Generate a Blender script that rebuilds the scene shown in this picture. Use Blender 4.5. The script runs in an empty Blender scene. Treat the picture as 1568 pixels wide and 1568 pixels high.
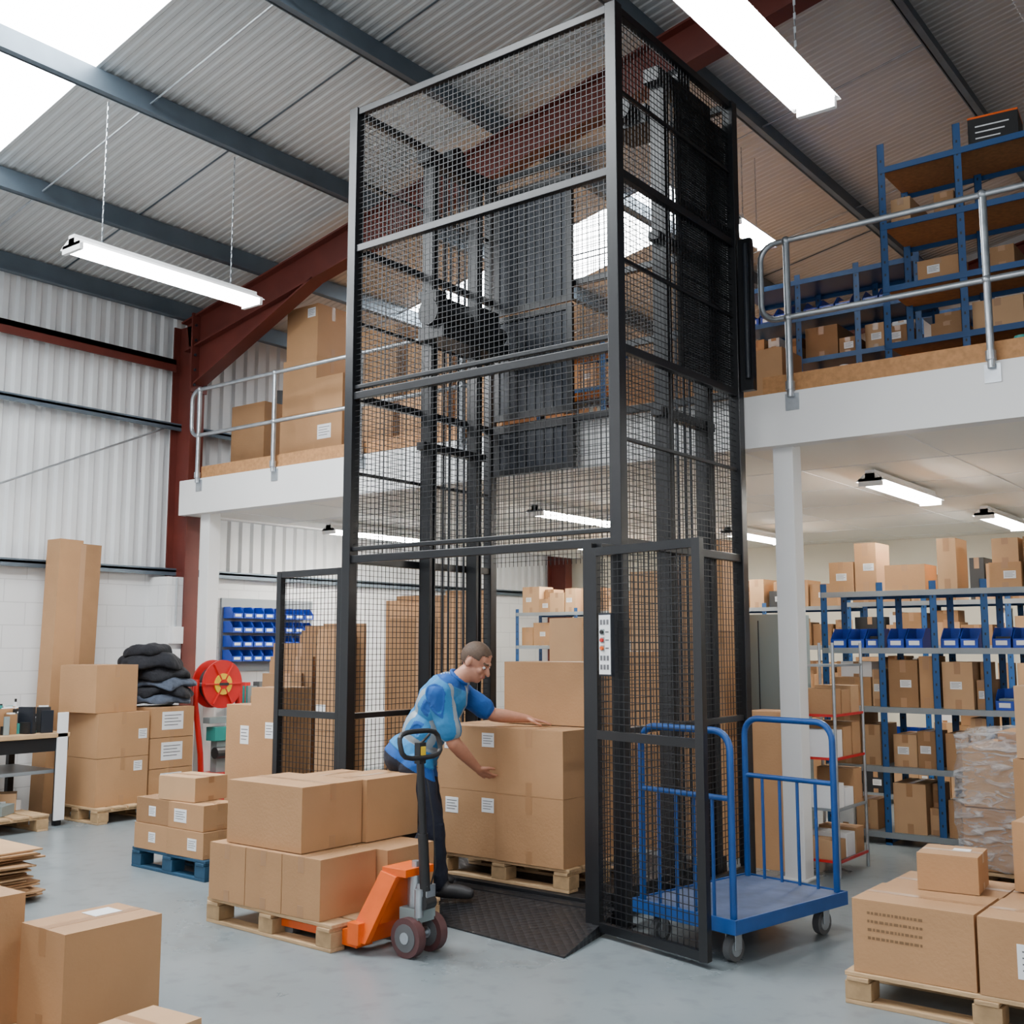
import bpy, bmesh, math, random
from mathutils import Vector, Matrix, noise
random.seed(7)
rnd=random.uniform
# ---------------------------------------------------------------- materials
MATS={}
def mat(name,col,rough=.6,metal=0,noise_amt=0,noise_scale=5,bump=0,bump_scale=40,emit=None,es=0,spec=.5,col2=None,stretch=None):
    if name in MATS: return MATS[name]
    m=bpy.data.materials.new(name); m.use_nodes=True
    nt=m.node_tree; bs=nt.nodes['Principled BSDF']
    bs.inputs['Base Color'].default_value=(*col,1)
    bs.inputs['Roughness'].default_value=rough
    bs.inputs['Metallic'].default_value=metal
    bs.inputs['Specular IOR Level'].default_value=spec
    if emit:
        bs.inputs['Emission Color'].default_value=(*emit,1); bs.inputs['Emission Strength'].default_value=es
    tc=nt.nodes.new('ShaderNodeTexCoord'); src=tc.outputs['Object']
    if stretch:
        mp=nt.nodes.new('ShaderNodeMapping'); mp.inputs['Scale'].default_value=stretch
        nt.links.new(src,mp.inputs['Vector']); src=mp.outputs['Vector']
    if noise_amt>0:
        n=nt.nodes.new('ShaderNodeTexNoise'); n.inputs['Scale'].default_value=noise_scale; n.inputs['Detail'].default_value=5
        nt.links.new(src,n.inputs['Vector'])
        r=nt.nodes.new('ShaderNodeValToRGB')
        c2=col2 or tuple(c*(1-noise_amt) for c in col)
        r.color_ramp.elements[0].color=(*c2,1); r.color_ramp.elements[0].position=.3
        r.color_ramp.elements[1].color=(*col,1); r.color_ramp.elements[1].position=.7
        nt.links.new(n.outputs['Fac'],r.inputs['Fac']); nt.links.new(r.outputs['Color'],bs.inputs['Base Color'])
    if bump>0:
        n=nt.nodes.new('ShaderNodeTexNoise'); n.inputs['Scale'].default_value=bump_scale; n.inputs['Detail'].default_value=4
        nt.links.new(src,n.inputs['Vector'])
        b=nt.nodes.new('ShaderNodeBump'); b.inputs['Strength'].default_value=bump; b.inputs['Distance'].default_value=.02
        nt.links.new(n.outputs['Fac'],b.inputs['Height']); nt.links.new(b.outputs['Normal'],bs.inputs['Normal'])
    MATS[name]=m; return m
card=mat('cardboard',(.44,.24,.11),.75,noise_amt=.13,noise_scale=3,bump=.08,bump_scale=60)
card2=mat('cardboard_dark',(.31,.165,.072),.75,noise_amt=.18,noise_scale=4,bump=.1,bump_scale=50)
card3=mat('cardboard_light',(.53,.32,.165),.75,noise_amt=.1,noise_scale=4)
cardedge=mat('cardboard_seam',(.18,.10,.045),.8)
tape=mat('parcel_tape',(.37,.20,.095),.3,spec=.6)
white=mat('label_paper',(.82,.83,.84),.6)
ink=mat('label_ink',(.12,.12,.13),.6)
wood=mat('pallet_wood',(.58,.38,.20),.75,noise_amt=.35,noise_scale=6,bump=.2,bump_scale=25,stretch=(1,6,6))
woodend=mat('pallet_block',(.45,.29,.145),.8,noise_amt=.3,noise_scale=20)
chip=mat('chipboard',(.48,.235,.09),.75,noise_amt=.3,noise_scale=30)
blackm=mat('black_powder_coat',(.008,.009,.011),.36,bump=.03,bump_scale=200)
wire=mat('black_mesh_wire',(.007,.008,.010),.5)
darkp=mat('dark_steel_panel',(.014,.018,.026),.4,metal=.2)
galv=mat('galvanised_steel',(.52,.56,.60),.32,metal=.8,noise_amt=.25,noise_scale=12)
purl=mat('purlin_steel',(.13,.17,.21),.4,metal=.5,noise_amt=.2,noise_scale=4)
redox=mat('red_oxide_steel',(.13,.022,.014),.55,noise_amt=.3,noise_scale=3)
wpaint=mat('white_paint',(.84,.84,.83),.55,noise_amt=.03,noise_scale=2)
ceilm=mat('ceiling_tile',(.88,.86,.80),.8)
cream=mat('cream_wall',(.78,.74,.62),.75,noise_amt=.05,noise_scale=1.5)
roofm=mat('roof_liner_sheet',(.58,.60,.60),.5,noise_amt=.12,noise_scale=1.2)
clad=mat('wall_cladding_sheet',(.74,.76,.77),.45,noise_amt=.1,noise_scale=1.5)
blue=mat('rack_blue',(.005,.065,.21),.45)
tblue=mat('trolley_blue',(.008,.075,.29),.38,noise_amt=.2,noise_scale=8)
deckblue=mat('trolley_deck',(.09,.13,.25),.6,noise_amt=.45,noise_scale=7)
binblue=mat('bin_blue',(.008,.05,.40),.35)
shelfg=mat('shelf_steel',(.26,.29,.31),.45,metal=.3)
orange=mat('jack_orange',(.82,.12,.005),.35,noise_amt=.15,noise_scale=8)
rubber=mat('wheel_rubber',(.09,.035,.035),.5)
greyw=mat('wheel_grey',(.10,.105,.11),.6)
blackr=mat('black_plastic',(.012,.012,.013),.5)
red=mat('machine_red',(.55,.012,.012),.35)
yellow=mat('yellow_plastic',(.75,.5,.02),.4)
green=mat('green_plastic',(.02,.25,.22),.4)
greycab=mat('cabinet_grey',(.22,.27,.27),.5)
fixw=mat('fixture_white',(.85,.85,.85),.4)
tube=mat('fluorescent_tube',(1,1,1),.4,emit=(.98,.985,1),es=62)
tube2=mat('fluorescent_tube_warm',(1,1,1),.4,emit=(1,.96,.88),es=85)
skyl=mat('rooflight_sheet',(1,1,1),.5,emit=(.94,.98,1),es=21)
cloth=mat('dark_fabric',(.012,.013,.018),.95,noise_amt=.3,noise_scale=12,bump=.6,bump_scale=22)
cloth2=mat('blue_grey_fabric',(.07,.09,.13),.95,noise_amt=.3,noise_scale=12,bump=.6,bump_scale=22)
sand=mat('bench_top_wood',(.52,.34,.18),.6,noise_amt=.2,noise_scale=8)
def treadmat():
    m=mat('tread_plate',(.035,.036,.04),.4,metal=.6)
    nt=m.node_tree;bs=nt.nodes['Principled BSDF']
    tc=nt.nodes.new('ShaderNodeTexCoord');mp=nt.nodes.new('ShaderNodeMapping');mp.inputs['Rotation'].default_value=(0,0,.785);mp.inputs['Scale'].default_value=(22,22,22)
    ck=nt.nodes.new('ShaderNodeTexVoronoi');ck.inputs['Randomness'].default_value=0;ck.inputs['Scale'].default_value=1
    nt.links.new(tc.outputs['Object'],mp.inputs['Vector']);nt.links.new(mp.outputs['Vector'],ck.inputs['Vector'])
    b=nt.nodes.new('ShaderNodeBump');b.inputs['Strength'].default_value=.8;b.inputs['Distance'].default_value=.01;b.invert=True
    nt.links.new(ck.outputs['Distance'],b.inputs['Height']);nt.links.new(b.outputs['Normal'],bs.inputs['Normal'])
    return m
tread=treadmat()
def floormat():
    m=mat('painted_concrete_floor',(.3,.34,.36),.32)
    nt=m.node_tree;bs=nt.nodes['Principled BSDF']
    tc=nt.nodes.new('ShaderNodeTexCoord')
    n=nt.nodes.new('ShaderNodeTexNoise');n.inputs['Scale'].default_value=.7;n.inputs['Detail'].default_value=8;n.inputs['Roughness'].default_value=.6
    n2=nt.nodes.new('ShaderNodeTexNoise');n2.inputs['Scale'].default_value=9;n2.inputs['Detail'].default_value=8
    r=nt.nodes.new('ShaderNodeValToRGB')
    r.color_ramp.elements[0].color=(.165,.20,.215,1);r.color_ramp.elements[0].position=.3
    r.color_ramp.elements[1].color=(.235,.265,.275,1);r.color_ramp.elements[1].position=.7
    nt.links.new(tc.outputs['Object'],n.inputs['Vector']);nt.links.new(tc.outputs['Object'],n2.inputs['Vector'])
    nt.links.new(n.outputs['Fac'],r.inputs['Fac'])
    r2=nt.nodes.new('ShaderNodeValToRGB')
    r2.color_ramp.elements[0].color=(.70,.70,.70,1);r2.color_ramp.elements[0].position=.30
    r2.color_ramp.elements[1].color=(1,1,1,1);r2.color_ramp.elements[1].position=.48
    nt.links.new(n2.outputs['Fac'],r2.inputs['Fac'])
    mx=nt.nodes.new('ShaderNodeMix');mx.data_type='RGBA';mx.blend_type='MULTIPLY';mx.inputs[0].default_value=.7
    nt.links.new(r.outputs['Color'],mx.inputs[6]);nt.links.new(r2.outputs['Color'],mx.inputs[7]);nt.links.new(mx.outputs[2],bs.inputs['Base Color'])
    mr=nt.nodes.new('ShaderNodeMapRange');mr.inputs[3].default_value=.18;mr.inputs[4].default_value=.42
    nt.links.new(n.outputs['Fac'],mr.inputs[0]);nt.links.new(mr.outputs[0],bs.inputs['Roughness'])
    return m
floorm=floormat()
def blockmat():
    m=mat('painted_blockwork',(.78,.79,.78),.6)
    nt=m.node_tree;bs=nt.nodes['Principled BSDF']
    tc=nt.nodes.new('ShaderNodeTexCoord');sx=nt.nodes.new('ShaderNodeSeparateXYZ');cx=nt.nodes.new('ShaderNodeCombineXYZ')
    ad=nt.nodes.new('ShaderNodeMath');ad.operation='ADD'
    nt.links.new(tc.outputs['Object'],sx.inputs[0]);nt.links.new(sx.outputs[0],ad.inputs[0]);nt.links.new(sx.outputs[1],ad.inputs[1])
    nt.links.new(ad.outputs[0],cx.inputs[0]);nt.links.new(sx.outputs[2],cx.inputs[1])
    br=nt.nodes.new('ShaderNodeTexBrick');br.inputs['Scale'].default_value=1;br.inputs['Brick Width'].default_value=.45;br.inputs['Row Height'].default_value=.225;br.inputs['Mortar Size'].default_value=.005
    br.inputs['Color1'].default_value=(.83,.84,.84,1);br.inputs['Color2'].default_value=(.81,.82,.82,1);br.inputs['Mortar'].default_value=(.66,.67,.67,1)
    nt.links.new(cx.outputs[0],br.inputs['Vector']);nt.links.new(br.outputs['Color'],bs.inputs['Base Color'])
    return m
blockm=blockmat()
def wrapmat():
    m=bpy.data.materials.new('stretch_wrap');m.use_nodes=True;nt=m.node_tree;nt.nodes.remove(nt.nodes['Principled BSDF'])
    o=nt.nodes['Material Output'];t=nt.nodes.new('ShaderNodeBsdfTransparent');g=nt.nodes.new('ShaderNodeBsdfPrincipled')
    g.inputs['Base Color'].default_value=(.75,.77,.8,1);g.inputs['Roughness'].default_value=.12
    mx=nt.nodes.new('ShaderNodeMixShader');n=nt.nodes.new('ShaderNodeTexNoise');n.inputs['Scale'].default_value=7;n.inputs['Detail'].default_value=8;n.inputs['Distortion'].default_value=1.2
    mp=nt.nodes.new('ShaderNodeMapping');mp.inputs['Scale'].default_value=(1,1,3);mp.inputs['Rotation'].default_value=(.3,.2,0);tc=nt.nodes.new('ShaderNodeTexCoord')
    nt.links.new(tc.outputs['Object'],mp.inputs[0]);nt.links.new(mp.outputs[0],n.inputs['Vector'])
    r=nt.nodes.new('ShaderNodeValToRGB');r.color_ramp.elements[0].position=.45;r.color_ramp.elements[0].color=(.18,.18,.18,1);r.color_ramp.elements[1].position=.70;r.color_ramp.elements[1].color=(.75,.75,.75,1)
    b=nt.nodes.new('ShaderNodeBump');b.inputs['Strength'].default_value=1;b.inputs['Distance'].default_value=.05
    nt.links.new(n.outputs['Fac'],r.inputs[0]);nt.links.new(n.outputs['Fac'],b.inputs['Height']);nt.links.new(b.outputs['Normal'],g.inputs['Normal'])
    nt.links.new(r.outputs[0],mx.inputs[0]);nt.links.new(t.outputs[0],mx.inputs[1]);nt.links.new(g.outputs[0],mx.inputs[2]);nt.links.new(mx.outputs[0],o.inputs['Surface'])
    return m
wrap=wrapmat()
# ---------------------------------------------------------------- builder
class B:
    def __init__(s): s.v=[];s.f=[];s.m=[];s.mats=[];s.M=Matrix.Identity(4);s.sm=[]
    def mi(s,m):
        if m not in s.mats: s.mats.append(m)
        return s.mats.index(m)
    def add(s,vs,fs,m,smooth=False):
        o=len(s.v);k=s.mi(m)
        s.v+= [tuple(s.M@Vector(p)) for p in vs]
        for f in fs: s.f.append([i+o for i in f]);s.m.append(k);s.sm.append(smooth)
    def box(s,x0,x1,y0,y1,z0,z1,m):
        vs=[(x0,y0,z0),(x1,y0,z0),(x1,y1,z0),(x0,y1,z0),(x0,y0,z1),(x1,y0,z1),(x1,y1,z1),(x0,y1,z1)]
        s.add(vs,[(0,3,2,1),(4,5,6,7),(0,1,5,4),(1,2,6,5),(2,3,7,6),(3,0,4,7)],m)
    def beam(s,p,q,w,h,m,up=(0,0,1)):
        p=Vector(p);q=Vector(q);d=(q-p).normalized();u=Vector(up)
        if abs(d.dot(u))>.98:u=Vector((0,1,0))
        a=d.cross(u).normalized()*w/2;b=a.cross(d).normalized()*h/2
        vs=[p-a-b,p+a-b,p+a+b,p-a+b,q-a-b,q+a-b,q+a+b,q-a+b]
        s.add(vs,[(0,3,2,1),(4,5,6,7),(0,1,5,4),(1,2,6,5),(2,3,7,6),(3,0,4,7)],m)
    def cyl(s,p,q,r,m,n=12,r2=None):
        p=Vector(p);q=Vector(q);d=(q-p).normalized();u=Vector((0,0,1)) if abs(d.z)<.9 else Vector((1,0,0))
        a=d.cross(u).normalized();b=d.cross(a);r2=r if r2 is None else r2
        vs=[];
        for i in range(n):
            t=2*math.pi*i/n;o=a*math.cos(t)+b*math.sin(t);vs.append(p+o*r);vs.append(q+o*r2)
        fs=[(2*i,2*((i+1)%n),2*((i+1)%n)+1,2*i+1) for i in range(n)]
        s.add(vs,fs,m,True)
        s.add([vs[2*i] for i in range(n)],[tuple(range(n))[::-1]],m);s.add([vs[2*i+1] for i in range(n)],[tuple(range(n))],m)
    def tube(s,pts,r,m,n=8,closed=False):
        pts=[Vector(p) for p in pts];N=len(pts);rings=[]
        prev=None
        for i,p in enumerate(pts):
            if closed: d=(pts[(i+1)%N]-pts[i-1]).normalized()
            else: d=(pts[min(i+1,N-1)]-pts[max(i-1,0)]).normalized()
            if prev is None:
                u=Vector((0,0,1)) if abs(d.z)<.9 else Vector((1,0,0));a=d.cross(u).normalized()
            else: a=(prev-d*prev.dot(d)).normalized()
            prev=a;b=d.cross(a);rings.append([p+(a*math.cos(2*math.pi*k/n)+b*math.sin(2*math.pi*k/n))*r for k in range(n)])
        vs=[v for R in rings for v in R];fs=[]
        for i in range(N if closed else N-1):
            j=(i+1)%N
            for k in range(n): fs.append((i*n+k,i*n+(k+1)%n,j*n+(k+1)%n,j*n+k))
        if not closed: fs+= [tuple(range(n))[::-1],tuple(range((N-1)*n,N*n))]
        s.add(vs,fs,m,True)
    def ell(s,c,r,m,seg=14,ring=9):
        vs=[];fs=[]
        for i in range(ring+1):
            th=math.pi*i/ring
            for j in range(seg):
                ph=2*math.pi*j/seg;vs.append((c[0]+r[0]*math.sin(th)*math.cos(ph),c[1]+r[1]*math.sin(th)*math.sin(ph),c[2]+r[2]*math.cos(th)))
        for i in range(ring):
            for j in range(seg): fs.append((i*seg+j,(i+1)*seg+j,(i+1)*seg+(j+1)%seg,i*seg+(j+1)%seg))
        s.add(vs,fs,m,True)
    def wirepanel(s,o,u,v,w,h,pitch,t,m):
        o=Vector(o);u=Vector(u).normalized();v=Vector(v).normalized();n=u.cross(v)
        def w1(p,q):
            d=(q-p).normalized();a=d.cross(n).normalized()*t/2;b=n*t/2
            s.add([p-a-b,p+a-b,p+a+b,p-a+b,q-a-b,q+a-b,q+a+b,q-a+b],[(0,1,5,4),(1,2,6,5),(2,3,7,6),(3,0,4,7)],m)
        k=int(w/pitch)
        for i in range(1,k+1): w1(o+u*i*w/(k+1),o+u*i*w/(k+1)+v*h)
        k=int(h/pitch)
        for i in range(1,k+1): w1(o+v*i*h/(k+1)+n*t*.6,o+v*i*h/(k+1)+u*w+n*t*.6)
    def rot(s,cx,cy,a,z=0): s.M=Matrix.Translation((cx,cy,z))@Matrix.Rotation(a,4,'Z')
    def obj(s,name,bevel=0,parent=None):
        me=bpy.data.meshes.new(name)
        c=Vector((0,0,0))
        if s.v:
            xs=[v[0] for v in s.v];ys=[v[1] for v in s.v];zs=[v[2] for v in s.v]
            c=Vector(((min(xs)+max(xs))/2,(min(ys)+max(ys))/2,min(zs)))
        if parent is not None: c=Vector((0,0,0))
        me.from_pydata([tuple(Vector(v)-c) for v in s.v],[],s.f)
        for m in s.mats: me.materials.append(m)
        me.polygons.foreach_set('material_index',s.m);me.polygons.foreach_set('use_smooth',s.sm);me.update()
        o=bpy.data.objects.new(name,me);o.location=c;bpy.context.collection.objects.link(o)
        if bevel:
            b=o.modifiers.new('bevel','BEVEL');b.width=bevel;b.segments=2;b.limit_method='ANGLE'
        if parent is not None:
            o.parent=parent
        return o
def empty(name,loc=(0,0,0)):
    e=bpy.data.objects.new(name,None);bpy.context.collection.objects.link(e);e.empty_display_size=.2;return e
# ---------------------------------------------------------------- cartons & pallets
def carton_geo(b,w,d,h,m=card,labs=(),tapeax='x'):
    X,Y=w/2,d/2
    b.box(-X,X,-Y,Y,0,h-.004,m)
    g=.003
    if tapeax=='x':
        b.box(-X,X,-Y,-g,h-.004,h,m);b.box(-X,X,g,Y,h-.004,h,m)
        b.box(-X-.001,X+.001,-.024,.024,h,h+.001,tape)
        for sx in(-1,1): b.box(sx*X-.0012,sx*X+.0012,-.024,.024,h*.74,h+.001,tape);b.box(sx*X-.0012,sx*X+.0012,-.024,.024,0,h*.2,tape)
    else:
        b.box(-X,-g,-Y,Y,h-.004,h,m);b.box(g,X,-Y,Y,h-.004,h,m)
        b.box(-.024,.024,-Y-.001,Y+.001,h,h+.001,tape)
        for sy in(-1,1): b.box(-.024,.024,sy*Y-.0012,sy*Y+.0012,h*.74,h+.001,tape);b.box(-.024,.024,sy*Y-.0012,sy*Y+.0012,0,h*.2,tape)
    for (face,px,pz,lw,lh) in labs:
        zc=pz*h
        if face=='f':
            xc=px*X;b.box(xc-lw/2,xc+lw/2,-Y-.002,-Y,zc-lh/2,zc+lh/2,white)
            for k in range(4): b.box(xc-lw*.4,xc+lw*(.4-.15*(k%2)),-Y-.003,-Y-.002,zc+lh*(.3-.18*k)-lh*.025,zc+lh*(.3-.18*k)+lh*.02,ink)
        elif face=='r':
            yc=px*Y;b.box(X,X+.002,yc-lw/2,yc+lw/2,zc-lh/2,zc+lh/2,white)
            for k in range(4): b.box(X+.002,X+.003,yc-lw*.4,yc+lw*(.4-.15*(k%2)),zc+lh*(.3-.18*k)-lh*.025,zc+lh*(.3-.18*k)+lh*.02,ink)
        elif face=='p':
            for k in range(4):
                x=px*X-lw/2
                while x<px*X+lw/2-.02:
                    l=rnd(.008,.02);b.box(x,x+l,-Y-.0012,-Y,zc+lh*(.5-k*.3),zc+lh*(.5-k*.3)+lh*.1,cardedge);x+=l+.006
        elif face=='t':
            b.box(px*X-lw/2,px*X+lw/2,-lh/2+pz*Y,lh/2+pz*Y,h+.001,h+.003,white)
def carton(x0,x1,y0,y1,z0,z1,rot=0,m=card,labs=(),tapeax='x',name='cardboard_box'):
    b=B();b.rot((x0+x1)/2,(y0+y1)/2,math.radians(rot),z0);carton_geo(b,x1-x0,y1-y0,z1-z0,m,labs,tapeax)
    return b.obj(name,bevel=.004)
def pallet(x0,x1,y0,y1,z0=0,rot=0,m=wood,mb=woodend,name='wooden_pallet',h=.14):
    b=B();b.rot((x0+x1)/2,(y0+y1)/2,math.radians(rot),z0);X=(x1-x0)/2;Y=(y1-y0)/2
    t=.02
    nb=max(5,int(2*Y/.15))
    for i in range(nb):
        w=2*Y/nb;yy=-Y+i*w;b.box(-X,X,yy+.008,yy+w-.016 if i<nb-1 else Y,h-t,h,m)
    for xc in(-X+.06,0,X-.06):
        b.box(xc-.05,xc+.05,-Y,Y,h-2*t,h-t-.0005,m)
        for yc in(-Y+.06,0,Y-.06): b.box(xc-.06,xc+.06,yc-.055,yc+.055,t+.0005,h-2*t-.0005,mb)
    for yc in(-Y+.055,0,Y-.055): b.box(-X,X,yc-.05,yc+.05,0,t,m)
    return b.obj(name,bevel=.003)
# ---------------------------------------------------------------- room
XW=-10.5;YB=15.0;XR=7.0;YN=-4.0;XRIDGE=-2.0
def zr(x): return 5.45+.2*(x+10.5) if x<XRIDGE else 5.45+.2*(XRIDGE+10.5)-.2*(x-XRIDGE)
b=B();b.box(XW-.3,XR+.3,YN,YB+.3,-.15,0,floorm);b.obj('floor')
def ribprofile(t0,t1,period,amp):
    pts=[];t=t0
    while t<t1:
        for a,h in((0,0),(.35,0),(.5,1),(.85,1)):
            tt=t+a*period
            if tt<t1: pts.append((tt,h*amp))
        t+=period
    pts.append((t1,0));return pts
def roofpatch(b,x0,x1,y0,y1,m,period=.085,amp=.009):
    pr=ribprofile(y0,y1,period,amp);vs=[];n=len(pr)
    for y,h in pr: vs.append((x0,y,zr(x0)+h));vs.append((x1,y,zr(x1)+h))
    b.add(vs,[(2*i,2*i+1,2*i+3,2*i+2) for i in range(n-1)],m)
b=B()
SY=[(2.2,4.42,-9.35,-4.3),(9.7,10.9,-9.35,-5.5)]
ys=[YN,SY[0][0],SY[0][1],SY[1][0],SY[1][1],YB]
for i in range(5):
    y0,y1=ys[i],ys[i+1]
    if i in(1,3):
        sk=SY[i//2];roofpatch(b,XW,sk[2],y0,y1,roofm);roofpatch(b,sk[3],XRIDGE,y0,y1,roofm)
    else: roofpatch(b,XW,XRIDGE,y0,y1,roofm)
roofpatch(b,XRIDGE,XR,YN,YB,roofm)
for y in(5.9,8.3,13.0): b.beam((XW,y,zr(XW)-.003),(XRIDGE,y,zr(XRIDGE)-.003),.015,.008,purl)
b.obj('ceiling')
for k,(y0,y1,xa,xb) in enumerate(SY):
    s_=B();roofpatch(s_,xa,xb,y0,y1,skyl);s_.obj('window_%d'%(k+1))
b=B()
for x in [-10.35,-9.05,-7.45,-5.85,-4.25,-2.65,-1.3,.3,1.9,3.5,5.1]:
    z=zr(x)
    b.box(x-.012,x+.012,YN,YB-.05,z-.22,z-.02,purl);b.box(x-.07,x,YN,YB-.05,z-.035,z-.02,purl);b.box(x,x+.07,YN,YB-.05,z-.22,z-.205,purl)
for y in(2.45,4.9,9.5,12):
    for a,c in((-10.35,-9.05),(-9.05,-7.45),(-7.45,-5.85),(-5.85,-4.25),(-4.25,-2.65)): b.cyl((a,y,zr(a)-.12),(c,y,zr(c)-.12),.010,galv,6)
b.obj('roof_purlins')
def ibeam(b,p,q,h,w,m,up=(0,0,1)):
    p=Vector(p);q=Vector(q);d=(q-p).normalized();u=Vector(up);a=d.cross(u).normalized();n=a.cross(d).normalized()
    b.beam(p,q,.015,h,m,up);b.beam(p+n*h/2,q+n*h/2,w,.02,m,up);b.beam(p-n*h/2,q-n*h/2,w,.02,m,up)
for yf in(7.42,14.7,-.6):
    b=B();zc=lambda x:zr(x)-.24-.18
    ibeam(b,(XW+.17,yf,zc(XW+.17)),(XRIDGE,yf,zc(XRIDGE)),.34,.17,redox)
    ibeam(b,(XRIDGE,yf,zc(XRIDGE)),(XR-.2,yf,zc(XR-.2)),.34,.17,redox)
    ibeam(b,(XW+.19,yf,0),(XW+.19,yf,zr(XW)-.25),.34,.18,redox,up=(1,0,0))
    ibeam(b,(XR-.19,yf,0),(XR-.19,yf,zr(XR)-.25),.34,.18,redox,up=(1,0,0))
    x0=XW+.36;x1=XW+2.3
    vs=[(x0,yf-.008,zc(x0)-.1),(x1,yf-.008,zc(x1)-.17),(x0,yf-.008,zc(x0)-.62)]
    vs+=[(v[0],yf+.008,v[2]) for v in vs]
    b.add(vs,[(0,1,2),(5,4,3),(0,3,4,1),(1,4,5,2),(2,5,3,0)],redox)
    b.beam((x0-.02,yf,zc(x0)-.62),(x1,yf,zc(x1)-.17),.17,.02,redox)
    b.box(XW+.36,XW+.385,yf-.11,yf+.11,zc(x0)-.7,zc(x0)+.2,redox)
    for k in range(5):
        for s in(-.07,.07): b.cyl((XW+.385,yf+s,zc(x0)-.62+k*.17),(XW+.405,yf+s,zc(x0)-.62+k*.17),.016,darkp,6)
    b.obj('portal_frame')
b=B()
b.box(XW-.3,XW,YN,YB,0,2.38,blockm)
b.box(XW,XW+.33,7.14,7.62,0,2.34,blockm)
pr=ribprofile(YN,YB,.17,.035);vs=[]
for y,h in pr: vs+=[(XW-.06-h+.035,y,2.36),(XW-.06-h+.035,y,zr(XW)+.02)]
b.add(vs,[(2*i,2*i+2,2*i+3,2*i+1) for i in range(len(pr)-1)],clad)
b.obj('wall_left')
b=B()
for z in(2.42,4.05): 
    b.box(XW-.02,XW+.10,YN,YB,z-.012,z+.012,purl);b.box(XW+.08,XW+.10,YN,YB,z-.05,z+.03,purl)
b.cyl((XW+.07,3.9,2.5),(XW+.07,7.2,4.0),.012,galv,6)
b.obj('trim_1')
b=B();b.box(XW-.02,XW+.12,YN,7.3,4.74,4.80,redox);b.box(XW+.1,XW+.12,YN,7.3,4.66,4.80,redox);b.obj('trim_2')
b=B();b.box(XW-.3,XR+.3,YB,YB+.2,0,3.2,cream)
vs=[(XW-.3,YB,3.2),(XR+.3,YB,3.2),(XR+.3,YB,zr(XR)),(XRIDGE,YB,zr(XRIDGE)+.03),(XW-.3,YB,zr(XW))]
b.add(vs,[(0,1,2,3,4)],clad);b.obj('wall_back')
b=B();b.box(XR,XR+.2,YN,YB,0,zr(XR)+.1,clad);b.obj('wall_right')
# ---------------------------------------------------------------- mezzanine
MY=7.25;MX0=-10.17;ZT=3.39;ZBt=3.01
b=B()
b.box(MX0,6.9,MY,MY+.14,ZBt,ZT,wpaint)
b.box(MX0,6.9,MY+.14,YB-.01,ZBt+.02,ZBt+.05,ceilm)
b.box(MX0,6.9,MY+.14,YB-.01,ZT-.04,ZT,chip)
b.box(MX0,MX0+.1,MY+.14,YB-.01,ZBt,ZT-.04,wpaint)
x=MX0+.6
while x<6: b.box(x-.006,x+.006,MY+.14,YB-.01,ZBt+.015,ZBt+.02,wpaint);x+=1.2
y=MY+1.3
while y<YB: b.box(MX0+.1,6.9,y-.006,y+.006,ZBt+.015,ZBt+.02,wpaint);y+=1.2
b.obj('mezzanine_floor',bevel=.004)
b=B()
b.box(MX0+.35,-5.95,MY+.02,MY+.05,ZT,ZT+.13,chip);b.box(-3.3,6.9,MY+.02,MY+.05,ZT,ZT+.13,chip);b.obj('trim_3')
for x in(-9.83,-3.2,3.5):
    b=B();b.box(x-.075,x+.075,MY+.1,MY+.25,0,ZBt+.02,wpaint);b.box(x-.1,x+.1,MY+.08,MY+.27,0,.015,wpaint);b.obj('support_column',bevel=.006)
def rail(xs,x0,x1,zt,name='mezzanine_guardrail'):
    b=B();y=MY+.0;zm=(ZT+zt)/2-.02
    for x in xs:
        b.cyl((x,y-.03,ZT-.05),(x,y-.03,zt),.024,galv)
        b.box(x-.05,x+.05,y-.008,y-.0005,ZT-.14,ZT-.02,galv);b.ell((x,y-.03,zt),(.034,.034,.034),galv,8,6);b.ell((x,y-.03,zm),(.034,.034,.034),galv,8,6);b.cyl((x,y-.03,ZT+.0),(x,y-.03,ZT+.06),.034,galv)
    r=.12;pts=[(x1,y-.03,zt)]+[(x0+r-r*math.sin(t),y-.03,zt-r+r*math.cos(t)) for t in[i*math.pi/12 for i in range(7)]]+[(x0+r-r*math.cos(t),y-.03,zm+r-r*math.sin(t)) for t in[i*math.pi/12 for i in range(7)]]+[(x1,y-.03,zm)]
    b.tube(pts,.022,galv)
    return b.obj(name)
rail([-9.82,-8.59,-7.35,-6.1],-9.95,-5.95,4.36)
rail([-3.07,-1.73,-.4,.93,2.2,3.5,4.8],-3.27,5.2,4.48)
# ---------------------------------------------------------------- lift
lift=empty('goods_lift')
xl,xr,yf,yb=-5.755,-3.47,5.567,7.19
Z1,Z2,Z3,Z4=2.214,3.411,4.531,5.635
b=B();t=.08
for x,y in((xl,yf),(xr,yf),(xl,yb),(xr,yb)):
    b.box(x-t/2,x+t/2,y-t/2,y+t/2,0,Z4,blackm);b.box(x-.055,x+.055,y-.055,y+.055,0,.012,blackm)
h=.055
for z in(Z1,Z2,Z3,Z4-.03):
    b.box(xl+t/2,xr-t/2,yf-.025,yf+.025,z-h/2,z+h/2,blackm)
    if z!=Z1:b.box(xl+t/2,xr-t/2,yb-.025,yb+.025,z-h/2,z+h/2,blackm)
    for x in(xl,xr): b.box(x-.025,x+.025,yf+t/2,yb-t/2,z-h/2,z+h/2,blackm)
b.box(xl+t/2,xr-t/2,yf-.02,yf+.02,Z1+.06,Z1+.09,blackm);b.box(xl+t/2,xr-t/2,yf-.02,yf+.02,Z2+.05,Z2+.08,blackm)
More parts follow.
